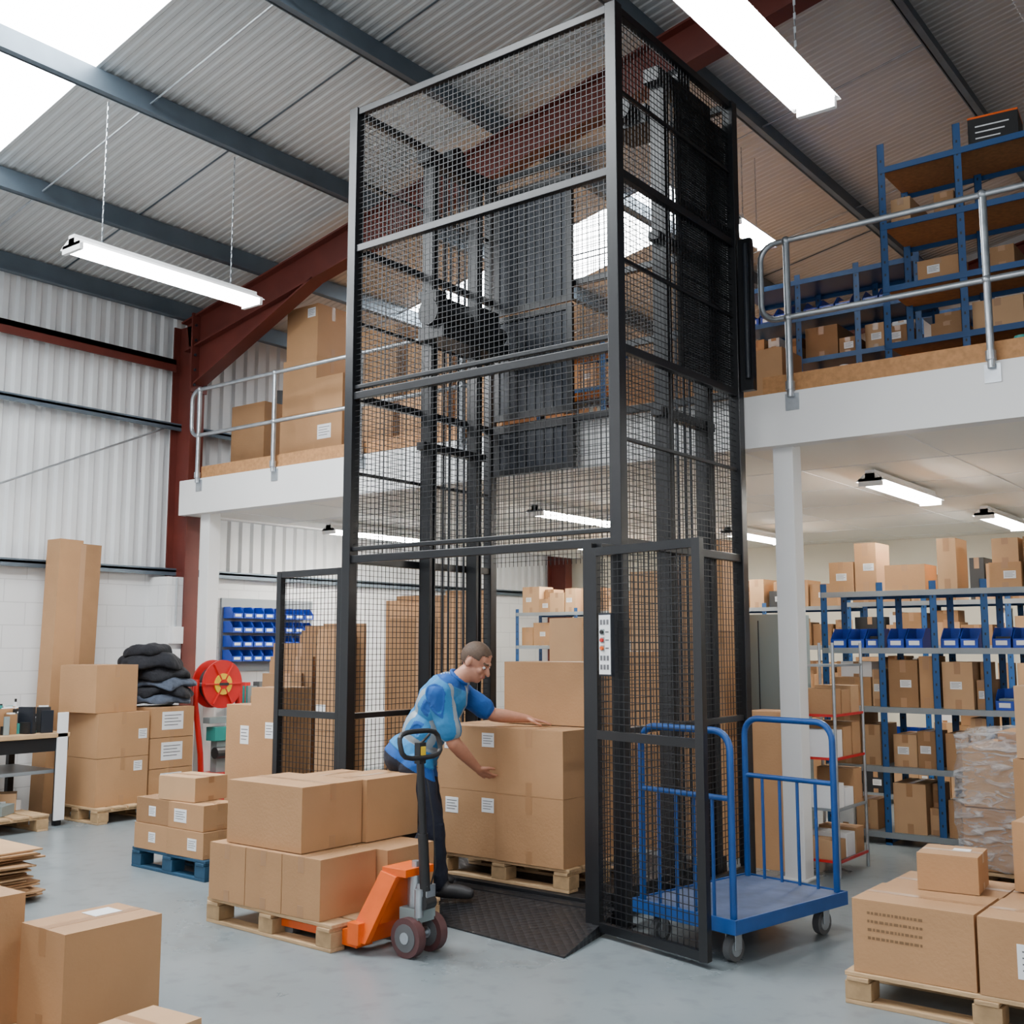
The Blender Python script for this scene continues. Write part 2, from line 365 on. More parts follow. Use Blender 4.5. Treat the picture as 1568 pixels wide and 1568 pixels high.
for z in(.08,1.1):
    for x in(xl,xr): b.box(x-.02,x+.02,yf+t/2,yb-t/2,z-.02,z+.02,blackm)
for z in (3.98,5.08,2.85):
    for x in(xl,xr): b.box(x-.012,x+.012,yf+t/2,yb-t/2,z-.012,z+.012,blackm)
b.obj('frame',bevel=.004,parent=lift)
b=B();P_=.042;W_=.0038
lv=[(Z1,Z2),(Z2,Z3),(Z3,Z4-.03)]
for z0,z1 in lv:
    b.wirepanel((xl+t/2,yf,z0+h/2),(1,0,0),(0,0,1),xr-xl-t,z1-z0-h,P_,W_,wire)
    if z0!=Z2: b.wirepanel((xl+t/2,yb,z0+h/2),(1,0,0),(0,0,1),xr-xl-t,z1-z0-h,P_,W_,wire)
for z0,z1 in[(.1,1.1),(1.1,Z1)]+lv:
    for x in(xl,xr): b.wirepanel((x,yf+t/2,z0+h/2),(0,1,0),(0,0,1),yb-yf-t,z1-z0-h,P_,W_,wire)
b.obj('mesh_panels',parent=lift)
b=B()
for x,sgn in((xl+.1,1),(xr-.1,-1)):
    for y in(6.30,6.86):
        b.box(x-.05,x+.05,y-.035,y-.02,.02,5.45,blackm);b.box(x-.05,x+.05,y+.02,y+.035,.02,5.45,blackm);b.box(x-.05*sgn-.008,x-.05*sgn+.008,y-.035,y+.035,.02,5.45,blackm)
        b.cyl((x+.03*sgn,y,.1),(x+.03*sgn,y,5.4),.012,greyw,6)
    b.box(x-.06,x+.06,6.2,6.96,5.42,5.52,blackm);b.box(x-.04,x+.04,6.2,6.96,4.3,4.36,blackm);b.box(x-.04,x+.04,6.2,6.96,3.1,3.16,blackm)
    for y in(6.45,6.52,6.62,6.7): b.cyl((x+.02*sgn,y,.15),(x+.02*sgn,y,5.4),.010,darkp,6)
    b.cyl((x-.05,6.58,5.58),(x+.05,6.58,5.58),.09,blackm,16)
b.obj('mast',bevel=.002,parent=lift)
b=B()
b.box(xl+.16,xl+.42,6.1,6.9,3.92,4.02,blackm);b.cyl((xl+.3,6.05,4.12),(xl+.3,6.5,4.12),.10,blackm,16);b.box(xl+.18,xl+.42,6.5,6.78,4.0,4.26,blackm);b.cyl((xl+.3,6.78,4.12),(xl+.3,6.95,4.12),.07,blackm,12)
b.box(xl+.2,xl+.36,6.08,6.2,4.2,4.3,blackm)
b.box(xr-.5,xr-.2,6.3,6.6,5.2,5.34,blackm);b.cyl((xr-.35,6.2,5.3),(xr-.35,6.7,5.3),.08,blackm,14)
b.obj('drive_unit',bevel=.004,parent=lift)
b=B()
def panel(b,x0,x1,z0,z1,y): 
    b.box(x0,x1,y-.02,y+.02,z0,z0+.05,blackm);b.box(x0,x1,y-.02,y+.02,z1-.05,z1,blackm);b.box(x0,x0+.05,y-.02,y+.02,z0+.05,z1-.05,blackm);b.box(x1-.05,x1,y-.02,y+.02,z0+.05,z1-.05,blackm);b.box(x0+.05,x1-.05,y-.006,y+.006,z0+.05,z1-.05,darkp)
    k=int((x1-x0-.15)/.09)
    for i in range(1,k+1): b.box(x0+.06+i*.09-.005,x0+.06+i*.09+.005,y-.014,y-.006,z0+.06,z1-.06,blackm)
panel(b,xl+.10,-4.86,3.0,3.40,yb-.06);panel(b,xl+.10,-4.86,3.46,4.35,yb-.06);panel(b,xl+.10,-4.86,4.37,5.45,yb-.06)
b.wirepanel((-4.84,yb-.02,Z2+.05),(1,0,0),(0,0,1),xr-t/2+4.84,1.0,.03,.0045,wire)
b.box(-4.84,xr-.05,yb-.045,yb-.01,3.9,3.95,blackm)
b.obj('landing_gate',parent=lift)
b=B()
b.wirepanel((xr-.03,6.45,Z2+.05),(0,1,0),(0,0,1),.70,1.95,.018,.0070,wire)
b.box(xr-.05,xr-.02,6.42,6.45,Z2,5.42,blackm);b.box(xr-.05,xr-.02,6.45,7.13,4.6,4.66,blackm)
b.box(xr+.05,xr+.15,yb-.03,yb+.025,3.42,4.55,blackm);b.cyl((xr+.12,yb-.05,3.5),(xr+.12,yb-.05,4.5),.02,darkp,8)
b.obj('side_screen',parent=lift)
b=B()
b.box(xl+.1,xr-.12,yf+.06,yb-.08,.05,.10,tread)
b.box(xl+.1,xr-.12,yf+.04,yf+.06,.03,.11,blackm);b.box(xl+.1,xl+.16,yf+.06,yb-.08,.1,.25,blackm);b.box(xr-.18,xr-.12,yf+.06,yb-.08,.1,.16,blackm)
for x in(xl+.4,xr-.4,-4.6): b.cyl((x,yf+.03,.03),(x,yf+.03,.045),.03,blackm)
for x in(xl+.25,xr-.25):
    for y in(yf+.2,yb-.2): b.box(x-.03,x+.03,y-.03,y+.03,0,.05,blackm)
b.obj('platform',bevel=.003,parent=lift)
b=B()
vs=[(-5.55,5.13,0),(-3.38,4.84,0),(-3.5,5.5,0),(-5.6,5.5,0),(-5.55,5.13,.008),(-3.38,4.84,.008),(-3.5,5.5,.085),(-5.6,5.5,.085)]
b.add(vs,[(3,2,1,0),(4,5,6,7),(0,1,5,4),(1,2,6,5),(2,3,7,6),(3,0,4,7)],tread)
b.box(-5.6,-3.52,5.502,yf+.035,.0,.09,tread);b.obj('ramp',parent=lift)
def leaf(p,q,z0,z1,name,mid=1.05):
    b=B();p=Vector((p[0],p[1],0));q=Vector((q[0],q[1],0));d=(q-p).normalized()
    P=lambda s,z:tuple(Vector((p.x,p.y,z))+d*s)
    L=(q-p).length;w=.048
    b.beam(P(w/2,z0),P(w/2,z1),w,w,blackm);b.beam(P(L-w/2,z0),P(L-w/2,z1),w,w,blackm)
    for z in(z0+w/2,mid,z1-w/2): b.beam(P(w,z),P(L-w,z),w*.8,w,blackm)
    b.wirepanel(P(w,z0+w),d,(0,0,1),L-2*w,mid-z0-w*1.5,P_,W_,wire);b.wirepanel(P(w,mid+w/2),d,(0,0,1),L-2*w,z1-mid-w*1.5,P_,W_,wire)
    for z in(z0+.2,z1-.2): b.cyl(P(-.015,z-.04),P(-.015,z+.04),.014,blackm,8)
    return b.obj(name,parent=lift)
leaf((-3.51,5.33),(-2.70,5.13),.03,2.16,'gate_right',1.1)
leaf((-5.80,5.56),(-6.55,5.60),.03,2.16,'gate_left',1.1)
b=B()
b.box(-3.56,-3.50,5.31,5.36,0,2.19,blackm);b.box(-3.55,-3.46,5.36,5.53,2.13,2.19,blackm);b.box(-3.55,-3.5,5.36,5.53,0.0,.05,blackm)
b.wirepanel((-3.53,5.36,.06),(0,1,0),(0,0,1),.17,2.05,P_,W_,wire);b.obj('hinge_return',parent=lift)
b=B()
b.M=Matrix.Translation((-3.36,5.262,1.43))@Matrix.Rotation(-.24,4,'Z')
b.box(-.05,.05,-.025,0,0,.35,darkp);b.box(-.045,.045,-.029,-.025,.01,.34,white)
for z,c in((.245,blackr),(.20,red),(.155,orange)):
    b.box(-.032,.0,-.031,-.029,z-.016,z+.016,greycab);b.cyl((-.016,-.031,z),(-.016,-.043,z),.011,c,12);b.box(.008,.034,-.0305,-.029,z-.004,z+.004,ink)
for z in(.05,.10,.30):
    for k in range(3): b.box(-.035+.026*k,-.018+.026*k,-.0305,-.029,z-.014,z+.014,ink)
b.obj('control_panel',parent=lift)
# ---------------------------------------------------------------- light fixtures
def fixture(x,y0,y1,z,chain=None,name='fluorescent_light',w=.12,tm=None):
    b=B();tm=tm or tube
    b.box(x-.04,x+.04,y0,y1,z+.02,z+.085,fixw)
    vs=[(x-.04,y0,z+.06),(x+.04,y0,z+.06),(x+w,y0,z-.005),(x-w,y0,z-.005)];vs+=[(v[0],y1,v[2]) for v in vs]
    b.add(vs,[(0,1,5,4),(1,2,6,5),(3,0,4,7),(0,3,2,1),(4,5,6,7)],fixw)
    for s in(-w*.45,w*.45): b.cyl((x+s,y0+.03,z-.016),(x+s,y1-.03,z-.016),.024,tm,10)
    b.box(x-w*.85,x+w*.85,y0+.04,y1-.04,z-.003,z+.0,tm)
    for y in(y0+.015,y1-.015): b.box(x-w*.8,x+w*.8,y-.015,y+.015,z-.045,z+.02,fixw)
    if chain:
        for y in(y0+.25,y1-.25):
            n=int((chain-z-.07)/.035)
            for i in range(n):
                zz=z+.085+i*.035
                if i%2: b.box(x-.006,x+.006,y-.0015,y+.0015,zz,zz+.032,galv)
                else: b.box(x-.0015,x+.0015,y-.006,y+.006,zz,zz+.032,galv)
    b.obj(name)
fixture(-7.45,4.28,6.0,4.57,zr(-7.45)-.26,w=.15)
fixture(-1.92,3.25,4.95,4.22,zr(-1.92)-.1)
fixture(-4.40,9.1,9.9,5.55,zr(-4.4)-.3)
fixture(-6.43,-.5,1,4.2,zr(-6.43)-.05);fixture(-1.92,-.5,1,4.2,zr(-1.92)-.05);fixture(2.5,3,4.5,4.2,zr(2.5)-.05)
for x in(-9.35,-6.4,-3.05,0.2): fixture(x,8.7,10.3,2.92,tm=tube2)  # last tube is unseen, added to brighten the mezzanine underside
for x in(-8.2,-5.8,-2.95): fixture(x,11.7,13.2,2.92,tm=tube2)  # leftmost tube is an added one, for more light under the deck
# ---------------------------------------------------------------- pallet F + pallet jack
pallet(-5.47,-4.39,4.18,5.03,rot=-1.5)
z=.142
for i,(a,c) in enumerate(((-5.44,-5.12),(-5.115,-4.81),(-4.805,-4.50))): carton(a,c,4.18,4.60,z,.46,tapeax='y')
for i,(a,c) in enumerate(((-5.44,-4.98),(-4.975,-4.42))): carton(a,c,4.61,5.0,z,.458,tapeax='y')
carton(-5.34,-4.70,4.22,4.68,.465,.82,tapeax='x',m=card)
carton(-5.34,-5.03,4.69,5.13,.465,.80,tapeax='y');carton(-5.02,-4.67,4.69,5.13,.465,.82,tapeax='y')
def jack():
    b=B();yc=4.45
    for s in(-1,1):
        y=yc+s*.15
        b.box(-4.9,-4.36,y-.05,y+.05,.055,.095,orange)
        b.add([(-4.40,y-.05,.03),(-4.28,y-.06,.03),(-4.28,y-.06,.14),(-4.40,y-.05,.11),(-4.40,y+.05,.03),(-4.28,y+.06,.03),(-4.28,y+.06,.14),(-4.40,y+.05,.11)],[(0,1,2,3),(7,6,5,4),(0,4,5,1),(1,5,6,2),(2,6,7,3),(3,7,4,0)],orange)
        y=yc+s*.19;y2=yc+s*.10
        vs=[(-4.36,y-.02,.06),(-4.22,y-.02,.06),(-4.09,y2-.02,.40),(-4.20,y2-.02,.42),(-4.36,y+.02,.06),(-4.22,y+.02,.06),(-4.09,y2+.02,.40),(-4.20,y2+.02,.42)]
        b.add(vs,[(0,1,2,3),(7,6,5,4),(0,4,5,1),(1,5,6,2),(2,6,7,3),(3,7,4,0)],orange)
    b.box(-4.33,-4.25,yc-.23,yc+.23,.05,.16,orange)
    vs=[(-4.22,yc-.13,.15),(-4.19,yc-.13,.15),(-4.11,yc-.10,.43),(-4.16,yc-.10,.44),(-4.22,yc+.13,.15),(-4.19,yc+.13,.15),(-4.11,yc+.10,.43),(-4.16,yc+.10,.44)]
    b.add(vs,[(0,1,2,3),(7,6,5,4),(0,4,5,1),(1,5,6,2),(2,6,7,3),(3,7,4,0)],orange)
    b.box(-4.20,-4.03,yc-.11,yc+.11,.40,.44,orange)
    b.cyl((-4.06,yc,.16),(-4.06,yc,.40),.042,galv,16);b.cyl((-4.06,yc,.40),(-4.06,yc,.47),.022,galv,12);b.box(-4.11,-3.98,yc-.07,yc+.07,.17,.24,greycab);b.cyl((-3.99,yc-.05,.20),(-3.99,yc-.05,.34),.024,galv,12)
    b.cyl((-4.0,yc+.05,.18),(-4.0,yc+.05,.30),.02,galv,10);b.box(-4.02,-3.95,yc-.035,yc+.035,.26,.36,galv)
    b.cyl((-4.05,yc,.10),(-4.05,yc,.17),.03,greycab)
    b.cyl((-4.03,yc-.12,.10),(-4.03,yc+.12,.10),.016,galv,10)
    for s in(-1,1):
        y=yc+s*.085
        b.cyl((-4.03,y-.026,.1),(-4.03,y+.026,.1),.1,rubber,26);b.cyl((-4.03,y-.03,.1),(-4.03,y+.03,.1),.07,greyw,20);b.cyl((-4.03,y-.034,.1),(-4.03,y+.034,.1),.03,galv,12)
    for s in(-1,1): b.cyl((-4.84,yc+s*.15-.03,.036),(-4.84,yc+s*.15+.03,.036),.034,greyw,14)
    b.cyl((-3.97,yc-.02,.27),(-4.0,yc-.04,1.0),.021,blackr,12);b.cyl((-3.97,yc-.05,.27),(-3.97,yc+.03,.27),.035,blackr,12);b.cyl((-3.974,yc-.02,.33),(-3.985,yc-.03,.62),.028,blackr,12)
    L=[];cz=1.08;yh=yc-.04
    for i in range(24):
        t=2*math.pi*i/24;r=1/(max(abs(math.cos(t))**4+abs(math.sin(t))**4,.01))**.25
        L.append((-4.0-.02*math.sin(t),yh+.17*math.cos(t)*r*.9,cz+.075*math.sin(t)*r*.9))
    b.tube(L,.014,blackr,8,True)
    b.box(-4.02,-3.98,yh-.025,yh+.025,.98,1.09,blackr);b.box(-3.985,-3.975,yh-.018,yh+.018,1.02,1.07,yellow);b.cyl((-4.0,yh,1.08),(-3.99,yh+.06,1.13),.008,blackr,6)
    b.tube([(-3.97,yh+.02,.9),(-3.94,yh+.04,.7),(-3.93,yh+.05,.45),(-3.98,yh+.05,.3)],.005,blackr,6)
    b.obj('pallet_jack',bevel=.003)
jack()
# ---------------------------------------------------------------- lift load
pallet(-5.02,-3.93,5.68,6.5,z0=.102)
z0=.244;hh=.413
for k in range(2):
    za=z0+k*(hh+.002);zb=za+hh
    carton(-4.99,-4.49,5.68,6.08,za,zb,tapeax='x',labs=[('f',-.55 if k else -.5,.75,.11,.10),('f',.72,.8,.1,.09)])
    carton(-4.485,-3.96,5.67,6.08,za,zb,tapeax='y',labs=[])
    carton(-4.99,-4.49,6.085,6.48,za,zb);carton(-4.485,-3.96,6.085,6.48,za,zb)
carton(-4.69,-3.97,6.02,6.42,1.078,1.49,tapeax='x')
# ---------------------------------------------------------------- trolley
def trolley():
    b=B();L=1.0;Wd=.67;zt=.225;b.rot(-2.83,5.77,math.radians(-11))
    x0,x1,y0,y1=-Wd/2,Wd/2,-L/2,L/2
    b.box(x0,x1,y0,y1,zt-.02,zt-.0,deckblue)
    for x in(x0,x1-.03): b.box(x,x+.03,y0,y1,zt-.065,zt-.02,tblue)
    for y in(y0,y1-.03,(y0+y1)/2): b.box(x0+.03,x1-.03,y,y+.03,zt-.065,zt-.02,tblue)
    b.box(x0-.012,x1+.012,y0-.012,y0,zt-.065,zt+.008,tblue);b.box(x0-.012,x1+.012,y1,y1+.012,zt-.065,zt+.008,tblue);b.box(x1,x1+.012,y0,y1,zt-.065,zt+.008,tblue);b.box(x0-.012,x0,y0,y1,zt-.065,zt+.008,tblue)
    for y in(y0+.03,y1-.03):
        H=1.16;r=.1;xa,xb=x0+.03,x1-.03
        pts=[(xa,y,zt)]+[(xa+r-r*math.cos(t),y,H-r+r*math.sin(t)) for t in[i*math.pi/12 for i in range(7)]]+[(xb-r+r*math.sin(t),y,H-r+r*math.cos(t)) for t in[i*math.pi/12 for i in range(7)]]+[(xb,y,zt)]
        b.tube(pts,.019,tblue,10)
        b.cyl((xa,y,.82),(xb,y,.82),.015,tblue)
        for k in range(1,5): b.cyl((xa+(xb-xa)*k/5,y,zt),(xa+(xb-xa)*k/5,y,.82),.010,tblue,8)
    for x in(x0+.09,x1-.09):
        for y in(y0+.1,y1-.1):
            b.cyl((x-.02,y,.065),(x+.02,y,.065),.065,greyw,20);b.cyl((x-.024,y,.065),(x+.024,y,.065),.04,galv,14);b.box(x-.04,x+.04,y-.045,y+.045,.145,.158,galv)
            for s in(-1,1): b.box(x+s*.03-.003,x+s*.03+.003,y-.025,y+.03,.06,.15,galv)
    b.obj('flatbed_trolley',bevel=.002)
trolley()
# ---------------------------------------------------------------- right pallet
pallet(-1.97,-.75,5.03,5.9)
carton(-1.93,-1.40,5.05,5.46,.142,.46,labs=[('p',-.25,.62,.26,.12)],tapeax='x')
carton(-1.385,-.82,5.04,5.46,.142,.46,labs=[('f',-.1,.5,.2,.14)],tapeax='x')
carton(-1.93,-1.40,5.47,5.88,.142,.45,tapeax='x');carton(-1.385,-.82,5.47,5.88,.142,.455)
carton(-1.76,-1.49,5.42,5.70,.463,.63,rot=6,m=card,labs=[('t',.3,.2,.08,.06)])
carton(-1.36,-.86,5.62,6.0,.463,.78,rot=-3)
WX=.22
pallet(-2.42+WX,-1.4+WX,7.7,8.6)
b=B()
for i,(a,c,d,e,zz) in enumerate(((-2.4,-1.9,7.72,8.1,.42),(-1.89,-1.42,7.72,8.1,.42),(-2.4,-1.9,8.12,8.55,.42),(-1.89,-1.42,8.12,8.55,.42))):
    b.box(a+WX,c+WX,d,e,.145,.54,card);b.box(a+.01+WX,c-.02+WX,d+.02,e-.01,.545,.93,card2 if i%2 else card3)
b.box(-2.2+WX,-1.75+WX,7.9,8.3,.935,1.03,card)
o=b.obj('shrink_wrapped_boxes',bevel=.004)
bm=bmesh.new();bmesh.ops.create_cube(bm,size=1,matrix=Matrix.Translation((-1.91+WX,8.135,.59))@Matrix.Diagonal((1.04,.88,.86,1)))
bmesh.ops.subdivide_edges(bm,edges=bm.edges[:],cuts=20,use_grid_fill=True)
for v in bm.verts:
    v.co+=v.normal*(noise.noise(v.co*7)*.03+noise.noise(v.co*19)*.012)
me=bpy.data.meshes.new('stretch_film');bm.to_mesh(me);bm.free();me.materials.append(wrap)
for p in me.polygons:p.use_smooth=True
wo=bpy.data.objects.new('stretch_film',me);bpy.context.collection.objects.link(wo);wo.parent=o;wo.matrix_parent_inverse=Matrix.Translation(o.location).inverted()
carton(-1.70,-1.28,7.1,7.5,0,.5);carton(-1.70,-1.28,7.1,7.5,.505,.93)
carton(-1.68,-1.28,7.12,7.48,.935,1.36,m=card3)
# ---------------------------------------------------------------- left foreground boxes
pallet(-4.95,-3.88,1.75,2.82,rot=0)
carton(-4.22,-3.91,2.36,2.78,.142,.53,tapeax='y',labs=[('t',-.35,.35,.10,.12)])
carton(-4.84,-4.27,1.93,2.40,.142,.63)
carton(-3.66,-3.40,2.3,2.6,0,.27,rot=5,m=card3)
b=B();z=.0
for i in range(22):
    b.rot(-7.22+rnd(-.05,.05),3.55+rnd(-.05,.05),rnd(-.15,.15),z)
    w=rnd(.35,.48);d=rnd(.28,.38);b.box(-w,w,-d,d,0,.010,random.choice([card,card2,card3,card3]));z+=.0145
b.obj('flattened_cardboard_stack')
pb=mat('pallet_blue_wood',(.01,.065,.13),.7,noise_amt=.3,noise_scale=8)
pallet(-7.25,-6.35,4.86,5.5,rot=-2,m=pb,mb=pb)
zz=.142
carton(-7.22,-6.83,4.87,5.16,zz,.32,labs=[('f',.1,.5,.08,.07)]);carton(-6.82,-6.4,4.86,5.16,zz,.32,labs=[('f',.4,.5,.1,.08)])
carton(-7.22,-6.83,4.88,5.17,.324,.50,labs=[('f',0,.5,.08,.07)],m=card2);carton(-6.82,-6.42,4.87,5.15,.324,.50,labs=[('f',-.3,.5,.14,.09)])
carton(-6.98,-6.6,4.9,5.2,.504,.67,rot=5,m=card3);carton(-7.2,-6.4,5.18,5.45,zz,.42)
carton(-7.16,-6.86,5.62,5.95,0,1.14,labs=[('f',.5,.8,.1,.14)]);carton(-6.84,-6.52,5.6,5.92,0,1.28,rot=3,labs=[('f',.3,.75,.09,.12)])
# ---------------------------------------------------------------- left wall group
pallet(-9.85,-9.1,5.75,6.85,rot=0)
carton(-9.78,-9.2,5.78,6.32,.142,.57,labs=[('r',.6,.8,.09,.09)]);carton(-9.78,-9.2,5.78,6.32,.574,.98,labs=[('r',.75,.5,.09,.09)]);carton(-9.75,-9.25,5.72,6.2,.984,1.42,rot=8)
for k in range(3): carton(-9.7,-9.22,6.35,6.84,.142+k*.29,.142+k*.29+.284,labs=[('r',0,.55,.24,.17)],tapeax='x')
b=B();b.M=Matrix.Translation((-10.18,6.02,0))@Matrix.Rotation(math.radians(-1.2),4,'X')
b.box(-.12,.12,-.25,-.002,0,2.64,card);b.box(-.12,.12,.002,.20,0,2.61,card2);b.box(.12,.122,-.03,.03,0,2.6,tape)
b.obj('long_cardboard_carton',bevel=.004)
bm=bmesh.new()
def garment(cx,cy,cz,rx,ry,h,seed,mi,rot):
    """a folded jacket: rounded slab that sags and wrinkles"""
    r=bmesh.ops.create_icosphere(bm,subdivisions=5,radius=1)
    cc=Vector((cx,cy,cz));R=Matrix.Rotation(rot,3,'Z')
    sx=lambda a,e:math.copysign(abs(a)**e,a)
    for v in r['verts']:
        p=v.co.copy()
        q=Vector((sx(p.x,.6)*rx,sx(p.y,.6)*ry,sx(p.z,.8)*h))
        rr=math.hypot(q.x/rx,q.y/ry)
        q.z-=.05*max(0,rr-.65)**2*6*(.6+noise.noise(Vector((q.x*4+seed,q.y*4,0))))
        s=Vector((q.x*6+seed,q.y*6,q.z*4));q+=p.normalized()*(noise.noise(s)*.035+noise.noise(s*2.7)*.014)
        q.x*=1+.18*noise.noise(Vector((q.y*5,seed,0)));v.co=cc+R@q
    for v in r['verts']:
        for f in v.link_faces: f.material_index=mi;f.smooth=True
garment(-9.58,6.66,1.085,.27,.31,.05,1,1,.1);garment(-9.58,6.70,1.16,.26,.30,.055,5,0,-.15);garment(-9.55,6.72,1.24,.25,.29,.05,9,1,.2);garment(-9.6,6.68,1.33,.27,.28,.07,3,0,.05);garment(-9.6,6.6,1.45,.25,.28,.08,12,0,-.2);garment(-9.63,6.58,1.55,.20,.22,.07,19,0,.4)
me=bpy.data.meshes.new('clothes_pile');bm.to_mesh(me);bm.free();me.materials.append(cloth);me.materials.append(cloth2)
o=bpy.data.objects.new('folded_clothes_pile',me);bpy.context.collection.objects.link(o)
# red strapping / hose reel on its stand
b=B();cx,cy=-9.55,7.38;zc_=1.2
b.cyl((cx-.12,cy,zc_),(cx-.10,cy,zc_),.25,red,36);b.cyl((cx-.10,cy,zc_),(cx+.05,cy,zc_),.12,red,24);b.cyl((cx+.05,cy,zc_),(cx+.07,cy,zc_),.25,red,36)
for k in range(5): 
    xx=cx-.085+k*.03;b.tube([(xx,cy+.17*math.cos(2*math.pi*i/28),zc_+.17*math.sin(2*math.pi*i/28)) for i in range(28)],.016,blackr,8,True)
for i in range(6):
    a=i*math.pi/3;b.beam((cx+.075,cy+.05*math.cos(a),zc_+.05*math.sin(a)),(cx+.075,cy+.235*math.cos(a),zc_+.235*math.sin(a)),.014,.03,red,up=(1,0,0))
b.cyl((cx+.07,cy,zc_),(cx+.085,cy,zc_),.11,yellow,24);b.cyl((cx+.085,cy,zc_),(cx+.092,cy,zc_),.05,red,16);b.box(cx+.092,cx+.095,cy-.06,cy+.06,zc_-.015,zc_+.015,blackr)
for s in(-1,1): b.tube([(cx+.12,cy+s*.26,0.02),(cx+.05,cy+s*.24,.5),(cx-.02,cy+s*.27,1.0),(cx-.02,cy+s*.26,1.25)],.03,red)
b.cyl((cx-.02,cy-.27,zc_),(cx-.02,cy+.27,zc_),.018,galv)
b.box(cx-.1,cx+.15,cy-.2,cy+.2,.25,.3,red);b.box(cx-.05,cx+.1,cy-.1,cy+.12,.62,.76,green);b.box(cx-.12,cx+.18,cy-.27,cy+.27,0.02,.06,red);b.box(cx-.02,cx+.08,cy-.06,cy+.06,.3,.62,greycab);b.cyl((cx+.1,cy-.1,.5),(cx+.1,cy+.15,.5),.06,blackr);b.box(cx-.03,cx+.08,cy-.16,cy+.16,.8,.86,greycab)
for s in(-1,1): b.cyl((cx-.1,cy+s*.28,.06),(cx-.1,cy+s*.32,.06),.06,blackr,14)
b.obj('strapping_reel_stand',bevel=.003)
b=B();x0,x1,y0,y1=-10.3,-9.35,4.2,5.6
b.box(x0,x1,y0,y1,.78,.82,sand)
for x in(x0+.04,x1-.06):
    for y in(y0+.04,y1-.06): b.box(x-.03,x+.03,y-.03,y+.03,0,.78,blackm)
b.box(x1-.05,x1-.02,y0,y1,.66,.78,blackm);b.box(x0+.1,x1-.1,y0+.05,y1-.05,.46,.49,shelfg)
b.box(x1-.02,x1+.0,y1-.12,y1-.02,.05,1.0,white)
b.obj('workbench',bevel=.004)
pallet(-9.98,-9.2,4.35,5.35,z0=0)
cols=[white,blackr,blackr,card,green,red,binblue,greycab,darkp,card3,greyw]
bcols=[white,blackr,blackr,card,greyw,darkp,greycab,darkp,card2,green,white]
b=B()
for i in range(110):
    x=rnd(-10.2,-9.42);y=rnd(4.25,5.5);w=rnd(.01,.06);d=rnd(.02,.09);h_=rnd(.02,.24);b.rot(x,y,rnd(0,3),.821)
    b.box(-w,w,-d,d,0,h_,random.choice(bcols))
    if i%3==0: b.box(-w*.7,w*.7,-d*.7,d*.7,h_,h_+.012,white)
for i in range(22):
    x=rnd(-10.1,-9.45);y=rnd(4.3,5.5);b.rot(x,y,0,.821);hh2=rnd(.08,.26);r_=rnd(.012,.03);c_=random.choice(bcols);b.cyl((0,0,0),(0,0,hh2),r_,c_);b.cyl((0,0,hh2),(0,0,hh2+.03),r_*.5,blackr)
b.rot(-9.8,5.2,.2,.821);b.box(-.16,.16,-.2,.2,0,.01,card2);b.box(-.16,-.15,-.2,.2,.01,.22,card);b.box(.15,.16,-.2,.2,.01,.22,card);b.box(-.15,.15,-.2,-.19,.01,.22,card);b.box(-.15,.15,.19,.2,.01,.22,card)
b.obj('bench_clutter',bevel=.002)
b=B()
for i in range(12):
    x=rnd(-9.85,-9.35);y=rnd(4.5,5.2);b.rot(x,y,rnd(0,3),.145);b.box(-.1,.1,-.12,.12,0,rnd(.05,.16),random.choice([white,card,card3,greycab]))
b.obj('packing_scraps')
b=B();b.box(XW+.33,XW+.40,7.18,7.32,1.62,1.80,fixw);b.box(XW+.33,XW+.39,7.22,7.3,1.42,1.56,fixw);b.cyl((XW+.35,7.25,1.8),(XW+.35,7.25,2.33),.012,galv,8);b.obj('socket_box',bevel=.004)
# ---------------------------------------------------------------- bins, racks
def addbin(b,x,y,z,w,d,h,m=binblue,face=0):
    old=b.M;b.M=old@Matrix.Translation((x,y,z))@Matrix.Rotation(math.pi/2*face,4,'Z')
    t=.004;lip=h*.45
    b.box(-w/2,w/2,-d/2,d/2,0,t,m);b.box(-w/2,w/2,d/2-t,d/2,t,h,m)
    for s in(-1,1):
        xx=s*(w/2-t/2);vs=[(xx-t/2,-d/2,t),(xx-t/2,d/2,t),(xx-t/2,d/2,h),(xx-t/2,-d*.15,h),(xx-t/2,-d/2,lip)];vs+=[(v[0]+t,v[1],v[2]) for v in vs]
        b.add(vs,[(0,1,2,3,4),(9,8,7,6,5),(0,5,6,1),(1,6,7,2),(2,7,8,3),(3,8,9,4),(4,9,5,0)],m)
    b.box(-w/2,w/2,-d/2,-d/2+t,t,lip,m);b.box(-w*.3,w*.3,-d/2-.002,-d/2,lip*.3,lip*.8,white)
    b.M=old
